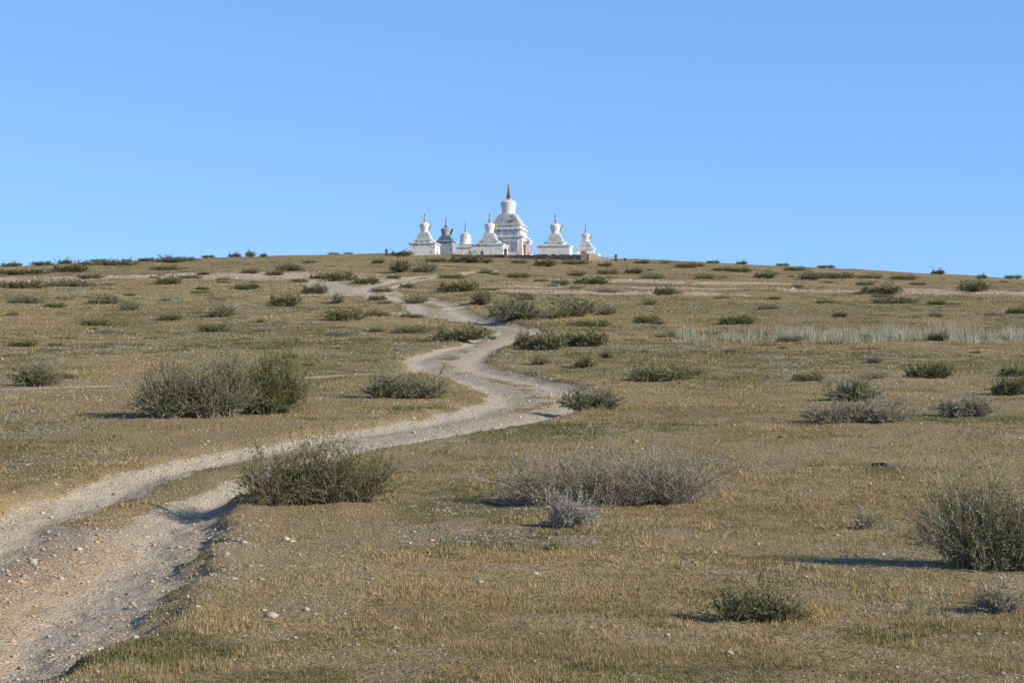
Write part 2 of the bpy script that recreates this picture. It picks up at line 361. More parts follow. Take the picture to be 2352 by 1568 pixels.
# ------------------------------------------------------------------ shrubs
def nrm(v): return v / np.maximum(np.linalg.norm(v, axis=-1, keepdims=True), 1e-9)
def tubes(P, Rd, g):
    n, k, _ = P.shape
    T = nrm(np.gradient(P, axis=1)); ref = nrm(g.normal(0, 1, (n, 1, 3))) * np.ones((1, k, 1))
    u = nrm(np.cross(T, ref)); v = np.cross(T, u)
    ring = [P + Rd[..., None] * (u * math.cos(q) + v * math.sin(q)) for q in (0, 2.094, 4.189)]
    V = np.stack(ring, 2)
    b = (np.arange(n) * k * 3)[:, None, None] + (np.arange(k - 1) * 3)[None, :, None]
    q0 = np.arange(3)[None, None]; q1 = (q0 + 1) % 3
    Fc = np.stack([b + q0, b + q1, b + 3 + q1, b + 3 + q0], -1).reshape(-1, 4)
    return V.reshape(-1, 3), Fc
STYLE = {
    'green': dict(leaf=((.135, .145, .06), (.32, .305, .145)), stem=((.17, .14, .09), (.42, .37, .25)), lf=1.0),
    'sage': dict(leaf=((.165, .175, .09), (.38, .37, .215)), stem=((.22, .19, .13), (.48, .44, .32)), lf=1.0),
    'pale': dict(leaf=((.21, .21, .10), (.46, .43, .23)), stem=((.28, .25, .15), (.60, .54, .38)), lf=.8),
    'dark': dict(leaf=((.11, .135, .05), (.27, .285, .115)), stem=((.14, .12, .07), (.34, .30, .19)), lf=1.1),
    'grey': dict(leaf=((.24, .225, .15), (.44, .41, .29)), stem=((.20, .17, .13), (.62, .55, .44)), lf=.42),
    'silver': dict(leaf=((.34, .32, .27), (.54, .51, .44)), stem=((.32, .29, .24), (.60, .55, .47)), lf=.7),
}
def shrub_mesh(w, h, style, nst, nleaf, leaf, stemr, seed, clumps=1, depth=None, wisp=1.0, centers=None, er=None):
    g = np.random.default_rng(seed); S = STYLE[style]; Rx = w / 2; Ry = (depth or w * .8) / 2
    if centers is not None: cc = np.array(centers, float); clumps = len(cc)
    else: cc = g.uniform(-.55, .55, (clumps, 2)) if clumps > 1 else np.zeros((1, 2))
    ci = g.integers(0, clumps, nst)
    if centers is not None and cc.shape[1] > 2: cs = cc[ci, 2]
    else: cs = g.uniform(.65, 1.0, clumps)[ci] if clumps > 1 else np.ones(nst)
    th = g.uniform(0, 2 * math.pi, nst)
    phi = np.arccos(1 - g.random(nst) * .93)
    er = er or (1.0 if clumps == 1 else .60)
    b0 = g.random(nst) ** .5
    bx = cc[ci, 0] + .26 * er * b0 * np.cos(th); by = cc[ci, 1] + .26 * er * b0 * np.sin(th)
    lob = (1 + .20 * np.sin(3 * th + g.uniform(0, 6)) + .15 * np.sin(7 * th + 4 * phi + g.uniform(0, 6))) * g.uniform(.6, 1.04, nst)
    lob *= np.where(g.random(nst) < .12 * wisp, g.uniform(1.08, 1.3, nst), 1)
    rr = np.sin(phi)
    tx = cc[ci, 0] + er * rr * lob * np.cos(th); ty = cc[ci, 1] + er * rr * lob * np.sin(th)
    tz = (np.cos(phi) * .92 + .08) * lob * cs * (1 + .1 * np.sin(5 * tx + seed))
    k = 6; t = np.linspace(0, 1, k)[None, :]
    P = np.zeros((nst, k, 3))
    P[..., 0] = (bx[:, None] + (tx - bx)[:, None] * t ** 1.05) * Rx
    P[..., 1] = (by[:, None] + (ty - by)[:, None] * t ** 1.05) * Ry
    arc = (tz[:, None] * t + .10 * rr[:, None] * np.sin(math.pi * t ** .8))
    P[..., 2] = arc * h
    P[:, 1:] += np.cumsum(g.normal(0, .022, (nst, k - 1, 3)) * h, 1)
    P[..., 2] += -.02 * h
    Rd = stemr * (1.15 - t) * g.uniform(.5, 1.2, (nst, 1))
    V1, F1 = tubes(P, Rd, g)
    c1 = np.repeat(np.array(S['stem'][0]) + (np.array(S['stem'][1]) - np.array(S['stem'][0])) * g.random((nst, 1)), k * 3, 0)
    nt_ = nst * 6; si = np.repeat(np.arange(nst), 6); tt = g.uniform(.22, .98, nt_); f = tt * (k - 1); i0 = np.minimum(f.astype(int), k - 2); fr = (f - i0)[:, None]
    p = P[si, i0] * (1 - fr) + P[si, i0 + 1] * fr; dr = nrm(P[si, i0 + 1] - P[si, i0])
    d2 = nrm(dr + g.normal(0, .45, (nt_, 3)) + np.array([0, 0, .3])); L = h * g.uniform(.08, .26, nt_)[:, None]
    Q = np.stack([p, p + d2 * L * .5, p + d2 * L + g.normal(0, .02 * h, (nt_, 3))], 1)
    V2, F2 = tubes(Q, np.array([[.5, .38, .12]]) * stemr * np.ones((nt_, 1)), g)
    c2 = np.repeat(np.array(S['stem'][0]) + (np.array(S['stem'][1]) - np.array(S['stem'][0])) * g.random((nt_, 1)), 9, 0)
    SV = np.vstack([V1, V2]); SF = np.vstack([F1, F2 + len(V1)]); SC = np.vstack([c1, c2])
    nl = int(nleaf * S['lf'])
    ti = g.integers(0, nt_, nl); u = g.random(nl)[:, None]
    c0 = Q[ti, 0] * (1 - u) + Q[ti, 2] * u + g.normal(0, .006 * h, (nl, 3))
    ax = nrm(d2[ti] + g.normal(0, .5, (nl, 3))); sd = nrm(np.cross(ax, g.normal(0, 1, (nl, 3))))
    ls = leaf * g.uniform(.6, 1.3, (nl, 1))
    LV = np.stack([c0, c0 + ax * ls * .5 + sd * ls * .24, c0 + ax * ls, c0 + ax * ls * .5 - sd * ls * .24], 1).reshape(-1, 3)
    LF = np.arange(nl * 4).reshape(-1, 4)
    tone = g.random((nst, 1))[si[ti]] * .7 + g.random((nl, 1)) * .3
    LC = np.repeat(np.array(S['leaf'][0]) + (np.array(S['leaf'][1]) - np.array(S['leaf'][0])) * tone, 4, 0)
    LV[:, 2] = np.maximum(LV[:, 2], .003)
    return (SV, SF, SC), (LV, LF, LC)
GROUP = 'desert shrubs dotted over the steppe'
LAB = {'green': 'bushy grey-green desert shrub with fine upright twigs', 'pale': 'pale sage-green desert shrub on dry grass', 'dark': 'low dark green leafy shrub casting a shadow', 'sage': 'pale sage-green desert shrub on dry grass',
       'grey': 'nearly leafless grey twiggy shrub on dry ground', 'silver': 'small silvery dried shrub with fine twigs'}
HERO = [ # px, row, w px, h px, style, stems, leaves, label, centers
    (440, 962, 290, 138, 'sage', 580, 38000, 'large pale sage-green shrub beside the gravel track', [(-.5, -.2, .8), (-.2, .2, .95), (.2, -.1, 1), (.5, .3, 1)]),
    (600, 950, 240, 138, 'dark', 440, 32000, 'large fresh green leafy shrub grown against a paler one', [(-.4, 0, .95), (.3, .1, 1), (.1, -.3, .9)]),
    (720, 1162, 385, 155, 'green', 500, 22000, 'wiry olive-green shrub spreading over the track bank', [(-.5, -.35, .85), (-.2, 0, .95), (.2, .0, 1), (.5, .2, .85)]),
    (1415, 1165, 520, 145, 'grey', 620, 27000, 'wide low grey shrub with bare branching twigs', [(-.6, -.2, 1), (-.35, .1, .95), (-.05, -.1, .75), (.3, .1, .95), (.58, -.1, .85)]),
    (1310, 1212, 135, 75, 'silver', 220, 6500, None, None),
    (2225, 1308, 260, 250, 'pale', 220, 9000, 'tall wiry sage shrub with long pale shoots', None),
    (2330, 1315, 290, 215, 'sage', 340, 15000, 'dense olive-green shrub next to a taller wiry one', [(-.4, 0, 1), (.2, .1, .9), (.5, -.2, .8)]),
    (1735, 1428, 260, 105, 'green', 170, 6000, None, [(-.4, 0, 1), (.15, .1, .9), (.5, .1, .6)]),
    (1985, 1215, 90, 50, 'grey', 60, 1500, None, None),
    (2300, 1405, 150, 75, 'grey', 140, 4500, None, None),
    (1275, 1262, 50, 20, 'pale', 50, 900, None, None),
    (935, 916, 235, 64, 'sage', 380, 15000, None, [(-.5, 0, .85), (-.1, .1, 1), (.4, 0, .9)]), (1360, 942, 180, 50, 'sage', 240, 9000, None, [(-.3, 0, 1), (.3, 0, .9)]),
    (1970, 972, 255, 56, 'grey', 320, 26000, None, [(-.5, 0, 1), (0, .1, .9), (.5, 0, .9)]), (1965, 922, 140, 52, 'sage', 200, 8000, None, None), (2230, 957, 170, 50, 'grey', 230, 16000, None, [(-.4, 0, .9), (.3, 0, 1)]),
    (80, 887, 135, 56, 'sage', 220, 9000, None, None), (2320, 907, 100, 40, 'green', 200, 6000, None, None),
]
def put_shrub(X, Y, me_s, me_l, label, sc=(1, 1, 1), rz=0):
    z = float(H(np.array([X]), np.array([Y]))[0])
    o = add('shrub', me_s, label, 'shrub', None, GROUP, None, (X, Y, z - .01)); o.scale = sc; o.rotation_euler = (0, 0, rz)
    if me_l is not None: add('foliage', me_l, parent=o)
    return o
for i, (px, row, w, h, st, ns, nl, lab, cen) in enumerate(HERO):
    X, Y = survey(px, row); s = Y / F
    Y += w * s * .12
    (SV, SF, SC), (LV, LF, LC) = shrub_mesh(w * s, h * s * 1.12, st, ns, nl, .014 + .0006 * Y, .0028 + .0001 * Y, 200 + i, depth=w * s * (.75 if w < 270 else .45), centers=cen)
    for VV in (SV, LV): VV[:, 2] += np.clip(H0(VV[:, 0] + X, VV[:, 1] + Y) - float(H0(X, Y)), -.25, .25)
    put_shrub(X, Y, np_mesh('shrub_stems', SV, SF, 4, [M_STEM], SC), np_mesh('foliage', LV, LF, 4, [M_LEAF], LC), lab or LAB[st])
MID = {}
for st in ('green', 'sage', 'dark', 'grey'):
    for v in range(3):
        (SV, SF, SC), (LV, LF, LC) = shrub_mesh(1.6, .6, st, 190, 4800, .055, .007, 500 + v * 7 + len(MID), clumps=(1, 4, 5)[v])
        MID[(st, v)] = np_mesh('shrub_far_' + st, np.vstack([SV, LV]), np.vstack([SF, LF + len(SV)]), 4, [M_LEAF], np.minimum(np.vstack([SC, LC]) * 1.05, .7))
LIST = """2320 865 80 28 g;2130 868 95 34 d;1860 875 70 24 g;2010 868 70 20 r;1530 875 140 42 g;1340 845 60 28 g;1240 838 50 22 p;2010 833 45 20 r;1395 822 40 16 g;
1235 803 120 45 g;1330 795 120 38 g;1045 782 150 32 g;950 765 80 20 g;775 770 70 16 r;860 763 40 12 g;495 762 70 22 g;305 768 30 10 r;1370 750 70 18 g;1490 742 60 22 g;1690 745 75 22 d;1575 775 75 18 g;
1185 735 130 48 p;1330 725 140 40 p;1275 732 70 25 d;800 735 90 32 g;520 728 90 28 p;385 735 65 16 g;225 748 70 18 g;45 795 80 18 g;130 795 40 12 g;645 703 90 32 g;715 675 70 24 g;1040 670 110 28 g;965 692 80 22 p;1110 698 65 30 g;775 697 35 22 p;
565 665 70 16 d;380 652 70 20 g;245 698 80 26 p;300 713 55 22 p;60 697 80 20 p;60 662 110 22 g;165 658 110 18 p;270 610 100 18 g;60 630 120 14 g;150 625 100 20 g;145 607 40 12 g;400 603 90 14 p;535 590 35 10 g;575 590 25 14 g;605 590 20 8 g;
385 620 70 12 g;570 628 50 12 g;625 632 50 12 g;665 622 65 18 p;712 605 30 10 g;785 645 70 26 g;840 652 70 18 d;865 605 35 12 g;915 588 60 12 g;920 625 70 28 g;985 626 80 24 p;1060 603 90 20 g;1005 602 50 12 g;1105 604 50 12 g;1245 612 60 18 g;1195 605 35 10 g;1120 628 50 12 p;1195 638 50 12 g;1040 640 60 14 g;
1355 653 75 18 d;1280 655 50 14 g;1330 634 60 12 p;1400 630 50 14 g;1395 672 65 12 r;1520 678 60 22 g;1580 615 50 14 g;1620 640 50 14 p;1700 625 60 14 g;1750 639 60 16 g;1870 642 80 18 p;1930 639 80 16 g;1450 628 50 14 g;1500 640 60 14 p;2010 675 110 22 g;2055 697 110 18 p;1925 728 40 14 g;1765 710 50 12 p;2235 670 80 30 d;2150 630 35 12 g;2150 728 35 12 p;2080 643 60 14 g;2330 640 40 10 g;2255 640 25 10 g;2005 640 50 12 g;1640 605 30 8 g;1800 608 30 8 g;2145 700 50 12 g;2330 720 60 16 g;660 822 45 12 g;703 840 35 10 g;
150 868 60 14 p;1590 860 40 14 g;440 640 50 10 g;210 640 60 12 g;1325 607 60 12 g;1385 612 40 10 g;1530 605 30 8 r;1660 622 40 10 g;1830 622 50 12 g;1990 655 40 10 g;2110 655 40 9 g;765 583 30 6 r;800 583 24 6 r;480 592 30 8 g;340 600 40 10 g;20 612 60 10 g;100 610 50 12 g;190 608 40 9 g;230 600 40 8 g;430 600 50 12 g;1470 605 40 8 g;1700 607 30 8 g;1900 615 40 9 g;1600 612 40 10 g;1350 720 60 20 p;1400 722 60 22 p;1160 712 50 14 g;1210 690 40 12 g;1495 700 40 14 p;870 690 40 14 g;900 640 40 10 g;2190 700 50 9 r;2280 725 60 12 r;600 740 30 12 r;150 722 40 10 r;35 725 40 12 p;130 705 50 12 g;1680 810 50 14 r;1110 700 30 18 g;2352 905 60 40 d;250 655 40 10 r;505 690 30 10 r;1290 795 90 30 g;1200 798 60 34 g;1130 775 30 12 r;1820 785 60 16 g;1975 783 70 18 g;2150 782 60 20 g;2290 784 50 16 g;725 640 50 12 g;690 648 40 10 g;880 668 50 12 g;930 662 40 12 g"""
codes = {'g': 'green', 'd': 'dark', 'p': 'sage', 'r': 'grey'}
g = np.random.default_rng(77)
for e in LIST.replace('\n', '').split(';'):
    a = e.split()
    if len(a) < 5: continue
    px, row, w, h = map(float, a[:4]); st = codes[a[4]]
    X, Y = survey(px, row); s = Y / F
    v = 0 if w / h < 2.6 else int(g.integers(1, 3))
    put_shrub(X, Y, MID[(st, v)], None, LAB[st], (w * s / 1.4, w * s / 1.5 * .9, h * s / .50), 0 if v else float(g.uniform(0, 6.28)))
cnt = 0
while cnt < 110:
    Y = float(50 * math.exp(g.random() ** .6 * math.log(240 / 50))); X = float(Y * g.uniform(-.32, .32))
    D = masks(np.array([X]), np.array([Y]))
    if D['D'][0] < 2.2 or D['track'][0] > .1: continue
    cnt += 1
    st = ('green', 'grey', 'dark', 'sage', 'sage', 'green')[int(g.integers(0, 6))]; s = g.uniform(.25, .85) * (.6 if Y < 70 else 1)
    put_shrub(X, Y, MID[(st, int(g.integers(0, 3)))], None, LAB[st], (s * 1.3, s, s * g.uniform(.45, .8)), float(g.uniform(-.5, .5)))

# ------------------------------------------------------------------ builders
class MB:
    def __init__(s): s.v = []; s.f = []; s.m = []
    def poly(s, pts, faces, mi=0):
        b = len(s.v); s.v += [tuple(p) for p in pts]; s.f += [tuple(b + i for i in f) for f in faces]; s.m += [mi] * len(faces)
    def frustum(s, z0, a0, z1, a1, mi=0, b0=None, b1=None, cx=0, cy=0):
        b0 = a0 if b0 is None else b0; b1 = a1 if b1 is None else b1
        P = [(cx - a0, cy - b0, z0), (cx + a0, cy - b0, z0), (cx + a0, cy + b0, z0), (cx - a0, cy + b0, z0), (cx - a1, cy - b1, z1), (cx + a1, cy - b1, z1), (cx + a1, cy + b1, z1), (cx - a1, cy + b1, z1)]
        s.poly(P, [(3, 2, 1, 0), (4, 5, 6, 7), (0, 1, 5, 4), (1, 2, 6, 5), (2, 3, 7, 6), (3, 0, 4, 7)], mi)
    def box(s, x0, x1, y0, y1, z0, z1, mi=0, jit=0, g=None):
        P = np.array([(x0, y0, z0), (x1, y0, z0), (x1, y1, z0), (x0, y1, z0), (x0, y0, z1), (x1, y0, z1), (x1, y1, z1), (x0, y1, z1)], float)
        if jit: P += g.uniform(-jit, jit, P.shape)
        s.poly(P.tolist(), [(3, 2, 1, 0), (4, 5, 6, 7), (0, 1, 5, 4), (1, 2, 6, 5), (2, 3, 7, 6), (3, 0, 4, 7)], mi)
    def lathe(s, prof, n=28, mi=0):
        pts = []; faces = []
        for r, z in prof:
            for k in range(n):
                q = 2 * math.pi * k / n; pts.append((r * math.cos(q), r * math.sin(q), z))
        for i in range(len(prof) - 1):
            for k in range(n):
                faces.append((i * n + k, i * n + (k + 1) % n, (i + 1) * n + (k + 1) % n, (i + 1) * n + k))
        faces.append(tuple(range(n))[::-1]); faces.append(tuple((len(prof) - 1) * n + k for k in range(n)))
        s.poly(pts, faces, mi)
    def mesh(s, name, mats, smooth=False):
        me = bpy.data.meshes.new(name); me.from_pydata(s.v, [], s.f)
        for m in mats: me.materials.append(m)
        me.polygons.foreach_set('material_index', s.m)
        if smooth:
            me.polygons.foreach_set('use_smooth', [True] * len(s.f))
            me.update()
            try: me.set_sharp_from_angle(angle=math.radians(40))
            except Exception: pass
        me.update(); return me

def paint(name, base, dirt, amount, scale=1.2):
    m, nt = new_mat(name)
    tc = N(nt, 'ShaderNodeNewGeometry').outputs['Position']
    a = noise(nt, tc, scale, 6, .65); b = noise(nt, tc, scale * 5, 4, .6); d = noise(nt, tc, .5, 3, .5)
    k = math_n(nt, 'ADD', math_n(nt, 'MULTIPLY', a, .7), math_n(nt, 'MULTIPLY', b, .3))
    c = mixc(nt, ramp(nt, k, .60 - amount, .64 - amount), base, dirt)
    c = mixc(nt, math_n(nt, 'MULTIPLY', ramp(nt, d, .4, .7), .3), c, tuple(x * .8 for x in base))
    finish(nt, c, .85, b, .4, .03, .2); return m
P_WHITE = paint('weathered_whitewash', (.80, .78, .74), (.34, .31, .27), .055, 1.6)
P_WORN = paint('peeling_whitewash', (.78, .77, .74), (.26, .24, .20), .06, 1.5)
P_GREY = paint('grey_and_shaded_plaster', (.38, .42, .47), (.21, .22, .24), .06, 1.5)  # grey of the panels; on the rear stupa the colour holds its shade
P_GOLD = paint('faded_gold_paint', (.50, .37, .10), (.25, .2, .1), .05, 3)
P_TAN = paint('faded_tan_spire_paint', (.62, .54, .40), (.35, .26, .15), .08, 3)
P_BRONZE = paint('bronze_metal', (.36, .20, .10), (.14, .08, .05), .06, 5)
P_RED = paint('faded_red_paint', (.38, .09, .06), (.3, .15, .1), .02, 3)
P_DARKN = paint('dark_weathered_ornament', (.10, .10, .09), (.25, .2, .1), .0, 3)
P_BRICK = paint('reddish_brick', (.17, .08, .05), (.08, .055, .04), .07, 5)
P_WALL = paint('shaded_dark_fieldstone', (.13, .115, .095), (.26, .22, .17), .06, 1.6)  # dark stone with the shade on the wall front mixed into its colour
P_WALL2 = paint('tan_fieldstone', (.34, .28, .21), (.17, .14, .11), .06, 2.2)

def stupa(px, d, u, spec, label):
    X = (px - 1176) / F * d; Y = d
    z = float(H(np.array([X]), np.array([Y]))[0])
    e = bpy.data.objects.new('stupa', None); COL.objects.link(e); e.location = (X, Y, z - .05); e.rotation_euler = (0, 0, math.radians(spec.get('rot', -9)))
    e['label'] = label; e['category'] = 'stupa'; e['group'] = 'whitewashed stupas on the hilltop'; e.empty_display_size = 1
    W, Wn = spec['mats']; s = u
    off = spec['off'] * s
    def part(n, mb, mats, sm=False): return add(n, mb.mesh(n, mats, sm), parent=e)
    mb = MB()
    for k, (h0, w0, h1, w1) in enumerate(spec['plinth']):
        mb.frustum(h0 * s + (off if h0 > 0 else -.6), w0 * s, h1 * s + off, w1 * s)
    part('plinth', mb, [Wn])
    mb = MB(); z0, w0, z1, w1, n = spec['steps']
    for k in range(n):
        a = z0 + (z1 - z0) * k / n; b = z0 + (z1 - z0) * (k + 1) / n; w = w0 + (w1 - w0) * k / (n - 1)
        mb.frustum(a * s + off, w * .90 * s, (a + (b - a) * .5) * s + off, w * .88 * s)
        mb.frustum((a + (b - a) * .5) * s + off, w * .97 * s, b * s + off, w * 1.03 * s)
    part('steps', mb, [Wn])
    mb = MB(); mb.lathe([(r * s, h * s + off) for r, h in spec['dome']]); part('dome', mb, [W], True)
    z0, z1, w = spec['harmika']; mb = MB(); mb.frustum(z0 * s + off, w * .8 * s, (z0 + (z1 - z0) * .6) * s + off, w * .8 * s); mb.frustum((z0 + (z1 - z0) * .6) * s + off, w * s, z1 * s + off, w * s)
    part('crown_block', mb, [W])
    z0, z1, r0, r1 = spec['spire']; mb = MB(); pr = []
    for k in range(13):
        a = z0 + (z1 - z0) * k / 13; dz = (z1 - z0) / 13; r = r0 + (r1 - r0) * k / 12
        pr += [(r * .72 * s, a * s + off), (r * s, (a + dz * .2) * s + off), (r * s, (a + dz * .65) * s + off), (r * .7 * s, (a + dz * .85) * s + off)]
    mb.lathe(pr, 16); part('spire', mb, [spec.get('spire_mat', P_TAN)], True)
    z0, z1, r = spec['finial']; hh = z1 - z0; mb = MB()
    mb.lathe([(r * .3 * s, z0 * s + off), (r * s, (z0 + .06 * hh) * s + off), (r * .9 * s, (z0 + .22 * hh) * s + off), (r * .25 * s, (z0 + .30 * hh) * s + off), (r * .2 * s, (z0 + .5 * hh) * s + off),
              (r * .5 * s, (z0 + .62 * hh) * s + off), (r * .45 * s, (z0 + .75 * hh) * s + off), (r * .1 * s, (z0 + .85 * hh) * s + off), (.02 * s, z1 * s + off)], 12)
    cr = []
    for k in range(9):
        q = math.radians(200 + 140 * k / 8); cr.append((math.cos(q) * r * .85 * s, math.sin(q) * r * .85 * s))
    ci = [(math.cos(math.radians(200 + 140 * k / 8)) * r * .8 * s, math.sin(math.radians(200 + 140 * k / 8)) * r * .5 * s) for k in range(9)]
    zc = (z0 + .62 * hh) * s + off
    pts = [(a, -.02, zc + b) for a, b in cr] + [(a, -.02, zc + b) for a, b in ci] + [(a, .02, zc + b) for a, b in cr] + [(a, .02, zc + b) for a, b in ci]
    fs = []
    for k in range(8):
        fs += [(k, k + 1, 9 + k + 1, 9 + k), (18 + k, 27 + k, 28 + k, 19 + k), (k, 18 + k, 19 + k, k + 1), (9 + k, 10 + k, 28 + k, 27 + k)]
    mb.poly(pts, fs); part('finial', mb, [P_GOLD], False)
    if 'niche' in spec:
        r, za, zb, wo = spec['niche']; mb = MB()
        out = [(r, za), (r + wo * .55, za + (zb - za) * .25), (r + wo * .75, za + (zb - za) * .6), (r + wo * 1.05, zb), (r + wo * .45, za + (zb - za) * .85), (r * .98, za + (zb - za) * .72)]
        n = len(out); hw = 2.6
        pts = [(a * s, -hw * s, b * s + off) for a, b in out] + [(a * s, hw * s, b * s + off) for a, b in out]
        mb.poly(pts, [tuple(range(n)), tuple(range(2 * n - 1, n - 1, -1))] + [(i, n + i, n + (i + 1) % n, (i + 1) % n) for i in range(n)])
        part('niche_frame', mb, [spec.get('niche_mat', P_GOLD)])
    return e, off, s
BW = (P_WHITE, P_WHITE)
SM = dict(plinth=[(0, 32, 21, 31), (21, 33.5, 24, 33.5), (24, 20, 30, 19), (30, 23, 32, 23.5)], steps=(32, 17.5, 50, 11.5, 4),
          dome=[(8.5, 50), (9.3, 52), (9.0, 54), (10.2, 60), (12, 66), (12, 69.5), (9, 72.5), (5, 73.5), (4, 74)], harmika=(74, 78, 4.4), spire=(78, 90, 3.2, 1.3), finial=(90, 98, 2.8), niche=(9, 54, 71, 7.5), mats=BW, off=4)
def cp(**k):
    q = dict(SM); q.update(k); return q
stupa(975, 262, .0640, cp(), 'white stupa on a square plinth with a gilded niche')
stupa(1125, 258, .0665, cp(plinth=[(0, 36.5, 21, 36), (21, 38, 24, 38), (24, 21, 30, 20), (30, 24, 32, 24.5)], off=3), 'white stupa in front of the tallest tower')
stupa(1276, 260, .0675, cp(plinth=[(0, 37, 20, 36.5), (20, 38.5, 23, 38.5), (23, 22, 30, 21), (30, 24, 32, 24.5)], off=3), 'white stupa standing behind the stone wall')
stupa(1346, 262, .0640, cp(plinth=[(0, 34, 9, 33), (9, 20, 20, 19), (20, 22, 23, 22)], steps=(23, 16, 39, 10, 4), dome=[(8, 39), (9, 41), (10, 50), (11.5, 55), (8, 58), (4, 59)], harmika=(59, 62, 4), spire=(62, 75, 3, 1.2), finial=(75, 82, 2.6), niche=(8.5, 42, 56, 6), off=2), 'small slender white stupa near the wall corner')
stupa(1024, 274, .0690, cp(plinth=[(0, 20, 26, 19), (26, 22, 29, 22)], steps=(29, 17, 41, 11, 4), dome=[(9, 41), (9.5, 43), (11, 50), (12.5, 56), (8, 59), (4, 60)], harmika=(60, 63, 4), spire=(63, 77, 3, 1.3), spire_mat=P_GREY, finial=(77, 84, 2.6), niche=(9, 41, 58, 8), niche_mat=P_DARKN, mats=(P_GREY, P_GREY), off=3), 'grey stupa with shade in its colour and a dark flaring top')
bell = cp(plinth=[(0, 19, 14, 18), (14, 20.5, 17, 20.5)], steps=(17, 16.5, 22, 14.5, 2), dome=[(14, 22), (14, 24), (12.6, 26), (12.6, 36), (12, 41), (10, 45), (7, 47.8), (3.5, 49)], harmika=(49, 52, 3), spire=(52, 68, 2.8, 1.3), finial=(68, 76, 2.2), off=2)
del bell['niche']
stupa(1069, 266, .0675, bell, 'small white bell-shaped stupa with a pointed spire')
big = cp(plinth=[(0, 42, 40, 40), (40, 43.5, 43, 43.5), (43, 37, 58, 36), (58, 39.5, 61, 39.5), (61, 35, 69, 34), (69, 37, 72, 37)], steps=(72, 32, 96, 19.5, 5),
         dome=[(15, 96), (16, 98), (15.5, 101), (16, 110), (17.8, 119), (18.5, 124), (15, 127.5), (9, 129)], harmika=(129, 133, 6.5), spire=(133, 158, 5.8, 2.0), finial=(158, 171, 3.6), mats=(P_WHITE, P_WORN), spire_mat=P_BRONZE, off=0, rot=-12)
del big['niche']
e, off, s = stupa(1168, 276, .0695, big, 'tall main stupa with peeling whitewash and bronze spire')
for sx in (-22, 4, 24):
    mb = MB(); yf = -41.3 * s
    mb.box((sx - 8) * s, (sx + 8) * s, yf - .06, yf + .12, 8 * s, 34 * s, 0); mb.box((sx - 5.5) * s, (sx + 5.5) * s, yf - .10, yf - .063, 11 * s, 31 * s, 1)
    add('panel', mb.mesh('panel', [P_WHITE, P_GREY]), parent=e)
mb = MB(); mb.frustum(0, 9 * s, 30 * s, 8.5 * s, 0, 14 * s, 13.5 * s, 47 * s, -14 * s); mb.frustum(30 * s, 10 * s, 33 * s, 10 * s, 0, 15.5 * s, 15.5 * s, 47 * s, -14 * s)
add('porch', mb.mesh('porch', [P_WHITE]), parent=e)
mb = MB(); mb.box(39.5 * s, 46 * s, -28.2 * s - .05, -28.2 * s + .04, 2 * s, 24 * s, 0); mb.box(42 * s, 44 * s, -28.2 * s - .09, -28.2 * s - .053, 10 * s, 14 * s, 1)
mb.box(55.7 * s, 56.6 * s, -20 * s, -8 * s, 2 * s, 24 * s, 0)
add('door', mb.mesh('door', [P_RED, P_GOLD]), parent=e)
mb = MB()
for k, (xx, zz) in enumerate([(8, 75), (16, 79)]):
    mb.box((xx - 2) * s, (xx + 2.5) * s, -33 * s + (zz - 76) * .6 * s, -28 * s + (zz - 76) * .6 * s, zz * s, (zz + 2.0) * s)
add('painted_ornament', mb.mesh('painted_ornament', [P_RED]), parent=e)
mb = MB()
for xx in (-26, -13, 0, 13, 26): mb.box((xx - 4) * s, (xx + 4) * s, -37.6 * s, -36.0 * s, 46 * s, 56 * s)
add('relief_band', mb.mesh('relief_band', [P_GREY]), parent=e)

# ------------------------------------------------------------------ stone walls
def stone_wall(p0, p1, h0, h1, th, mat, label, seed):
    g = np.random.default_rng(seed); L = math.hypot(p1[0] - p0[0], p1[1] - p0[1]); dx, dy = (p1[0] - p0[0]) / L, (p1[1] - p0[1]) / L
    mb = MB(); rows = 5
    zb = [float(H0(p0[0] + dx * t, p0[1] + dy * t)) for t in (0, L)]
    for r in range(rows):
        t = -g.uniform(0, .3)
        while t < L:
            w = g.uniform(.28, .62); f = np.clip((t + w / 2) / L, 0, 1); hh = (h0 + (h1 - h0) * f) / rows; zg = zb[0] + (zb[1] - zb[0]) * f - .1
            z0 = zg + r * hh; top = hh * (1.0 if r < rows - 1 else g.uniform(.3, 1.4))
            B = MB(); B.box(t, min(t + w * .97, L), -th / 2 - g.uniform(0, .07), th / 2 + g.uniform(0, .07), z0 + .004, z0 + top * .985, 0, .025, g)
            mb.poly([(p0[0] + x * dx - y * dy, p0[1] + x * dy + y * dx, z) for x, y, z in B.v], B.f)
            t += w
    return add('stone_wall', mb.mesh('stone_wall', [mat]), label, 'wall')
def wp(px, d): return ((px - 1176) / F * d, d)
stone_wall(wp(1092, 250), wp(1338, 247), .55, .95, .5, P_WALL, 'low dark dry-stone wall, shade in its colour, in front of the stupas', 1)
stone_wall(wp(1349, 247.5), wp(1398, 256), 1.0, .45, .5, P_WALL2, 'low tan fieldstone wall sloping down behind the corner', 2)
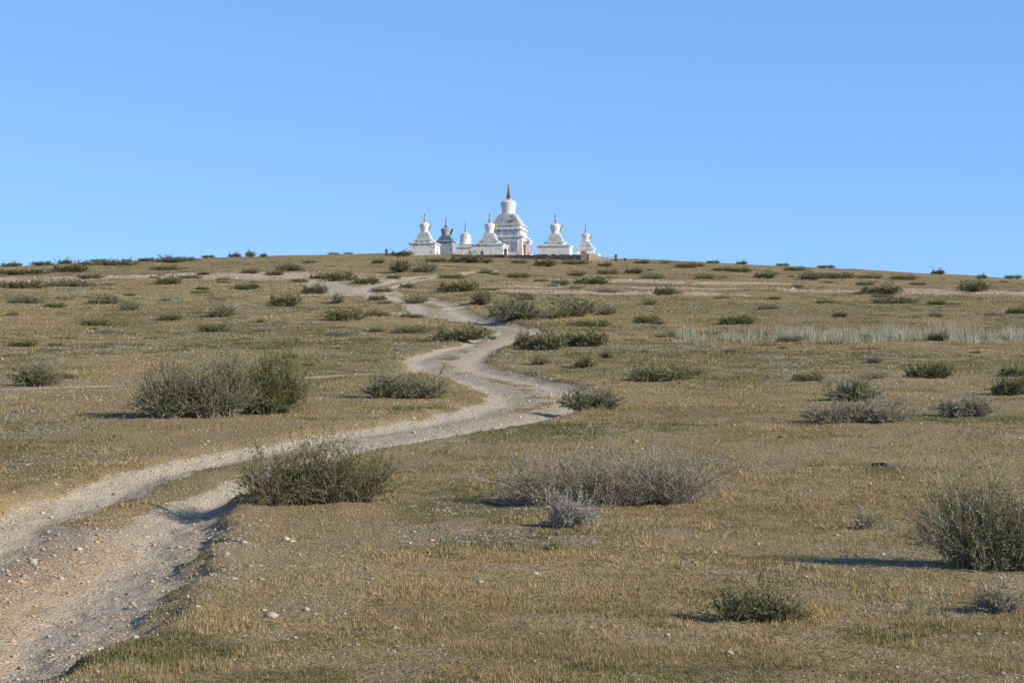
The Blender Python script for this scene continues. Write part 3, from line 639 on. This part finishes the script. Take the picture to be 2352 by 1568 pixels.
def pillar(px, d, w, h, mats, label, name='brick_pillar', cat='pillar'):
    X, Y = wp(px, d); z = float(H0(X, Y)) - .1
    mb = MB(); mb.frustum(0, w * .62, h * .18, w * .58); mb.frustum(h * .18, w * .46, h * .72, w * .42); mb.frustum(h * .72, w * .56, h * .8, w * .56)
    o = add(name, mb.mesh(name, [mats[0]]), label, cat, loc=(X, Y, z)); o.rotation_euler = (0, 0, .3)
    m2 = MB(); m2.frustum(h * .8, w * .42, h * .9, w * .2); m2.lathe([(w * .12, h * .9), (w * .2, h * .94), (w * .05, h)], 10)
    add('cap', m2.mesh('cap', [mats[1]]), parent=o)
    return o
for px, d, w, h, l in [(887, 250, .36, 1.35, 'small reddish-brick pillar with a dark cap'), (1107, 248.6, .38, 1.25, 'small reddish-brick pillar beside a stupa plinth'), (1161, 248.9, .42, 1.65, 'taller reddish-brick pillar beside the stone wall'),
                       (1415, 247, .32, 1.25, 'small reddish-brick pillar beyond the wall end'), (1436, 250, .3, .75, 'short brick pillar with a dark cap')]:
    o = pillar(px, d, w, h, (P_BRICK, P_DARKN), l); o['group'] = 'small brick pillars around the stupas'
g = np.random.default_rng(3)
X, Y = wp(1341, 247); z0 = float(H0(X, Y)) - .1; mb = MB()
for r in range(8):
    for k in range(3):
        for j in range(2):
            B = MB(); B.box(-.45 + k * .3 + .005, -.45 + k * .3 + .295, -.3 + j * .3, -.3 + j * .3 + .295, r * .18 + .003, r * .18 + .175, 0, .02, g); mb.poly(B.v, B.f)
add('stone_pier', mb.mesh('stone_pier', [P_WALL2]), 'square tan fieldstone pier ending the dark wall', 'pillar', loc=(X, Y, z0))

fl = [P_RED, paint('faded_blue_cloth', (.08, .18, .45), (.1, .2, .4), .0), paint('white_cloth', (.7, .7, .7), (.6, .6, .6), 0), paint('green_cloth', (.1, .3, .12), (.1, .25, .1), 0), P_GOLD]
def flags(p0, p1, za, zb, label, n):
    mb = MB(); P = []
    for k in range(n + 1):
        t = k / n; x = p0[0] + (p1[0] - p0[0]) * t; y = p0[1] + (p1[1] - p0[1]) * t; zz = za + (zb - za) * t - .5 * 4 * t * (1 - t) * .6; P.append((x, y, zz))
    for k in range(n):
        a, b = P[k], P[k + 1]; mb.poly([(a[0], a[1] - .008, a[2]), (b[0], b[1] - .008, b[2]), (b[0], b[1] + .008, b[2] + .012), (a[0], a[1] + .008, a[2] + .012)], [(0, 1, 2, 3)], 2)
        c = .2; m = (b[0] - a[0]) * .6
        if k % 2 == 0: mb.poly([(a[0], a[1], a[2] - .004), (a[0] + m, a[1], a[2] - .01), (a[0] + m * .9, a[1] + .05, a[2] - c), (a[0] + .03, a[1] + .06, a[2] - c)], [(0, 1, 2, 3)], k // 2 % 5)
    add('prayer_flag_string', mb.mesh('prayer_flag_string', fl), label, 'prayer flags', None, 'strings of prayer flags')
a = wp(887, 250); b = wp(944, 259.5); flags(a, b, float(H0(*a)) + 1.15, float(H0(*b)) + 1.0, 'sagging string of faded prayer flags tied to a pillar', 18)
a = wp(1380, 258); b = wp(1415, 247); flags(a, b, float(H0(*a)) + .7, float(H0(*b)) + .9, 'short string of prayer flags between stupa and pillar', 14)

# ------------------------------------------------------------------ rocks and dung
def rock(px, row, w, h, colr, label, cat, name, seed, lumps=1):
    g = np.random.default_rng(seed); X, Y = survey(px, row); s = Y / F; R = w * s / 2; hh = h * s
    V = []; Fs = []
    for l in range(lumps):
        cx = g.uniform(-.6, .6) * R if lumps > 1 else 0; cy = g.uniform(-.4, .4) * R if lumps > 1 else 0; k = 1 if lumps == 1 else g.uniform(.25, .45)
        n, m = 12, 7; b = len(V)
        for i in range(m + 1):
            for j in range(n):
                p = math.pi * i / m; q = 2 * math.pi * j / n
                d = np.array([math.sin(p) * math.cos(q), math.sin(p) * math.sin(q), math.cos(p)])
                f = 1 + .35 * (vnoise(np.array([d[0] * 1.6 + seed * 3 + l + 5]), np.array([d[1] * 1.6 + d[2] * 1.3 + 5]), 7)[0] - .5)
                V.append((cx + d[0] * R * f * k, cy + d[1] * R * f * k * .8, d[2] * hh * .6 * f + hh * .25))
        for i in range(m):
            for j in range(n): Fs.append((b + i * n + j, b + (i + 1) * n + j, b + (i + 1) * n + (j + 1) % n, b + i * n + (j + 1) % n))
    V = np.array(V); c = np.tile(np.array(colr), (len(V), 1)) * g.uniform(.85, 1.1, (len(V), 1))
    z = float(H(np.array([X]), np.array([Y]))[0])
    add(name, np_mesh(name, V, np.array(Fs), 4, [M_STONE], c), label, cat, None, 'rocks and clods on the steppe', None, (X, Y, z))
k = 0
for px, row, w, h in [(622, 1418, 36, 14), (656, 1240, 18, 10), (1230, 1318, 16, 8), (1102, 1338, 18, 9), (845, 1275, 12, 7), (520, 1285, 14, 9), (1460, 1015, 14, 7), (1640, 1268, 14, 7), (1295, 1498, 14, 7), (1740, 1252, 12, 7), (950, 1222, 12, 6), (1015, 1478, 14, 7), (75, 1275, 22, 13), (140, 1300, 14, 8), (215, 1480, 16, 9), (1850, 1330, 12, 6)]:
    rock(px, row, w, h, (.48, .42, .35), 'small pale stone lying in the dry grass', 'rock', 'rock', 30 + k); k += 1
for px, row, w, h in [(2020, 1070, 50, 9), (262, 1003, 14, 7), (1790, 1006, 18, 6)]:
    rock(px, row, w, h, (.045, .038, .032), 'clump of dark dried dung on the grass', 'dung', 'dung_heap', 60 + k, 8 if w > 20 else 3); k += 1

# ------------------------------------------------------------------ light, sky, camera
az = math.atan2(.90, -.40); el = math.radians(27)
sd = Vector((math.sin(az) * math.cos(el), math.cos(az) * math.cos(el), math.sin(el)))
L = bpy.data.lights.new('sun', 'SUN'); L.energy = 5.0; L.angle = math.radians(.5); L.color = (1, .93, .81)
lo = bpy.data.objects.new('sun', L); COL.objects.link(lo); lo.rotation_euler = sd.to_track_quat('Z', 'Y').to_euler(); lo.location = (50, -20, 60)
w = bpy.data.worlds.new('World'); scene.world = w; w.use_nodes = True; nt = w.node_tree
sky = nt.nodes.new('ShaderNodeTexSky'); sky.sky_type = 'NISHITA'; sky.sun_disc = False; sky.sun_elevation = el; sky.sun_rotation = az
sky.altitude = 1500; sky.air_density = 1.0; sky.dust_density = .3; sky.ozone_density = 3.0
gm_ = nt.nodes.new('ShaderNodeGamma'); gm_.inputs[1].default_value = .50; nt.links.new(sky.outputs[0], gm_.inputs[0])
mul = mixc(nt, 1.0, gm_.outputs[0], (1.74, 2.74, 4.25), 'MULTIPLY')
tcw = nt.nodes.new('ShaderNodeTexCoord'); spx = nt.nodes.new('ShaderNodeSeparateXYZ'); nt.links.new(tcw.outputs['Generated'], spx.inputs[0])
dim = ramp(nt, spx.outputs[2], .22, .60, 1.0, .38)
vm = nt.nodes.new('ShaderNodeVectorMath'); vm.operation = 'SCALE'; nt.links.new(mul, vm.inputs[0]); nt.links.new(dim, vm.inputs['Scale'])
bg = nt.nodes['Background']; bg.inputs[1].default_value = .10; nt.links.new(vm.outputs[0], bg.inputs[0])
cam = bpy.data.cameras.new('camera'); co_ = bpy.data.objects.new('camera', cam); COL.objects.link(co_); scene.camera = co_
cam.lens = 60; cam.sensor_width = 36; cam.clip_end = 12000; cam.clip_start = .1
co_.rotation_euler = (math.radians(90) + PITCH, 0, 0)
if ZOOM:
    cam.lens = 60 * 4.2; co_.rotation_euler = (math.radians(90) + PITCH + math.atan(264 / F), 0, math.radians(.25))
scene.view_settings.view_transform = 'Standard'
try: scene.view_settings.look = 'None'
except Exception: pass
scene.view_settings.exposure = 0
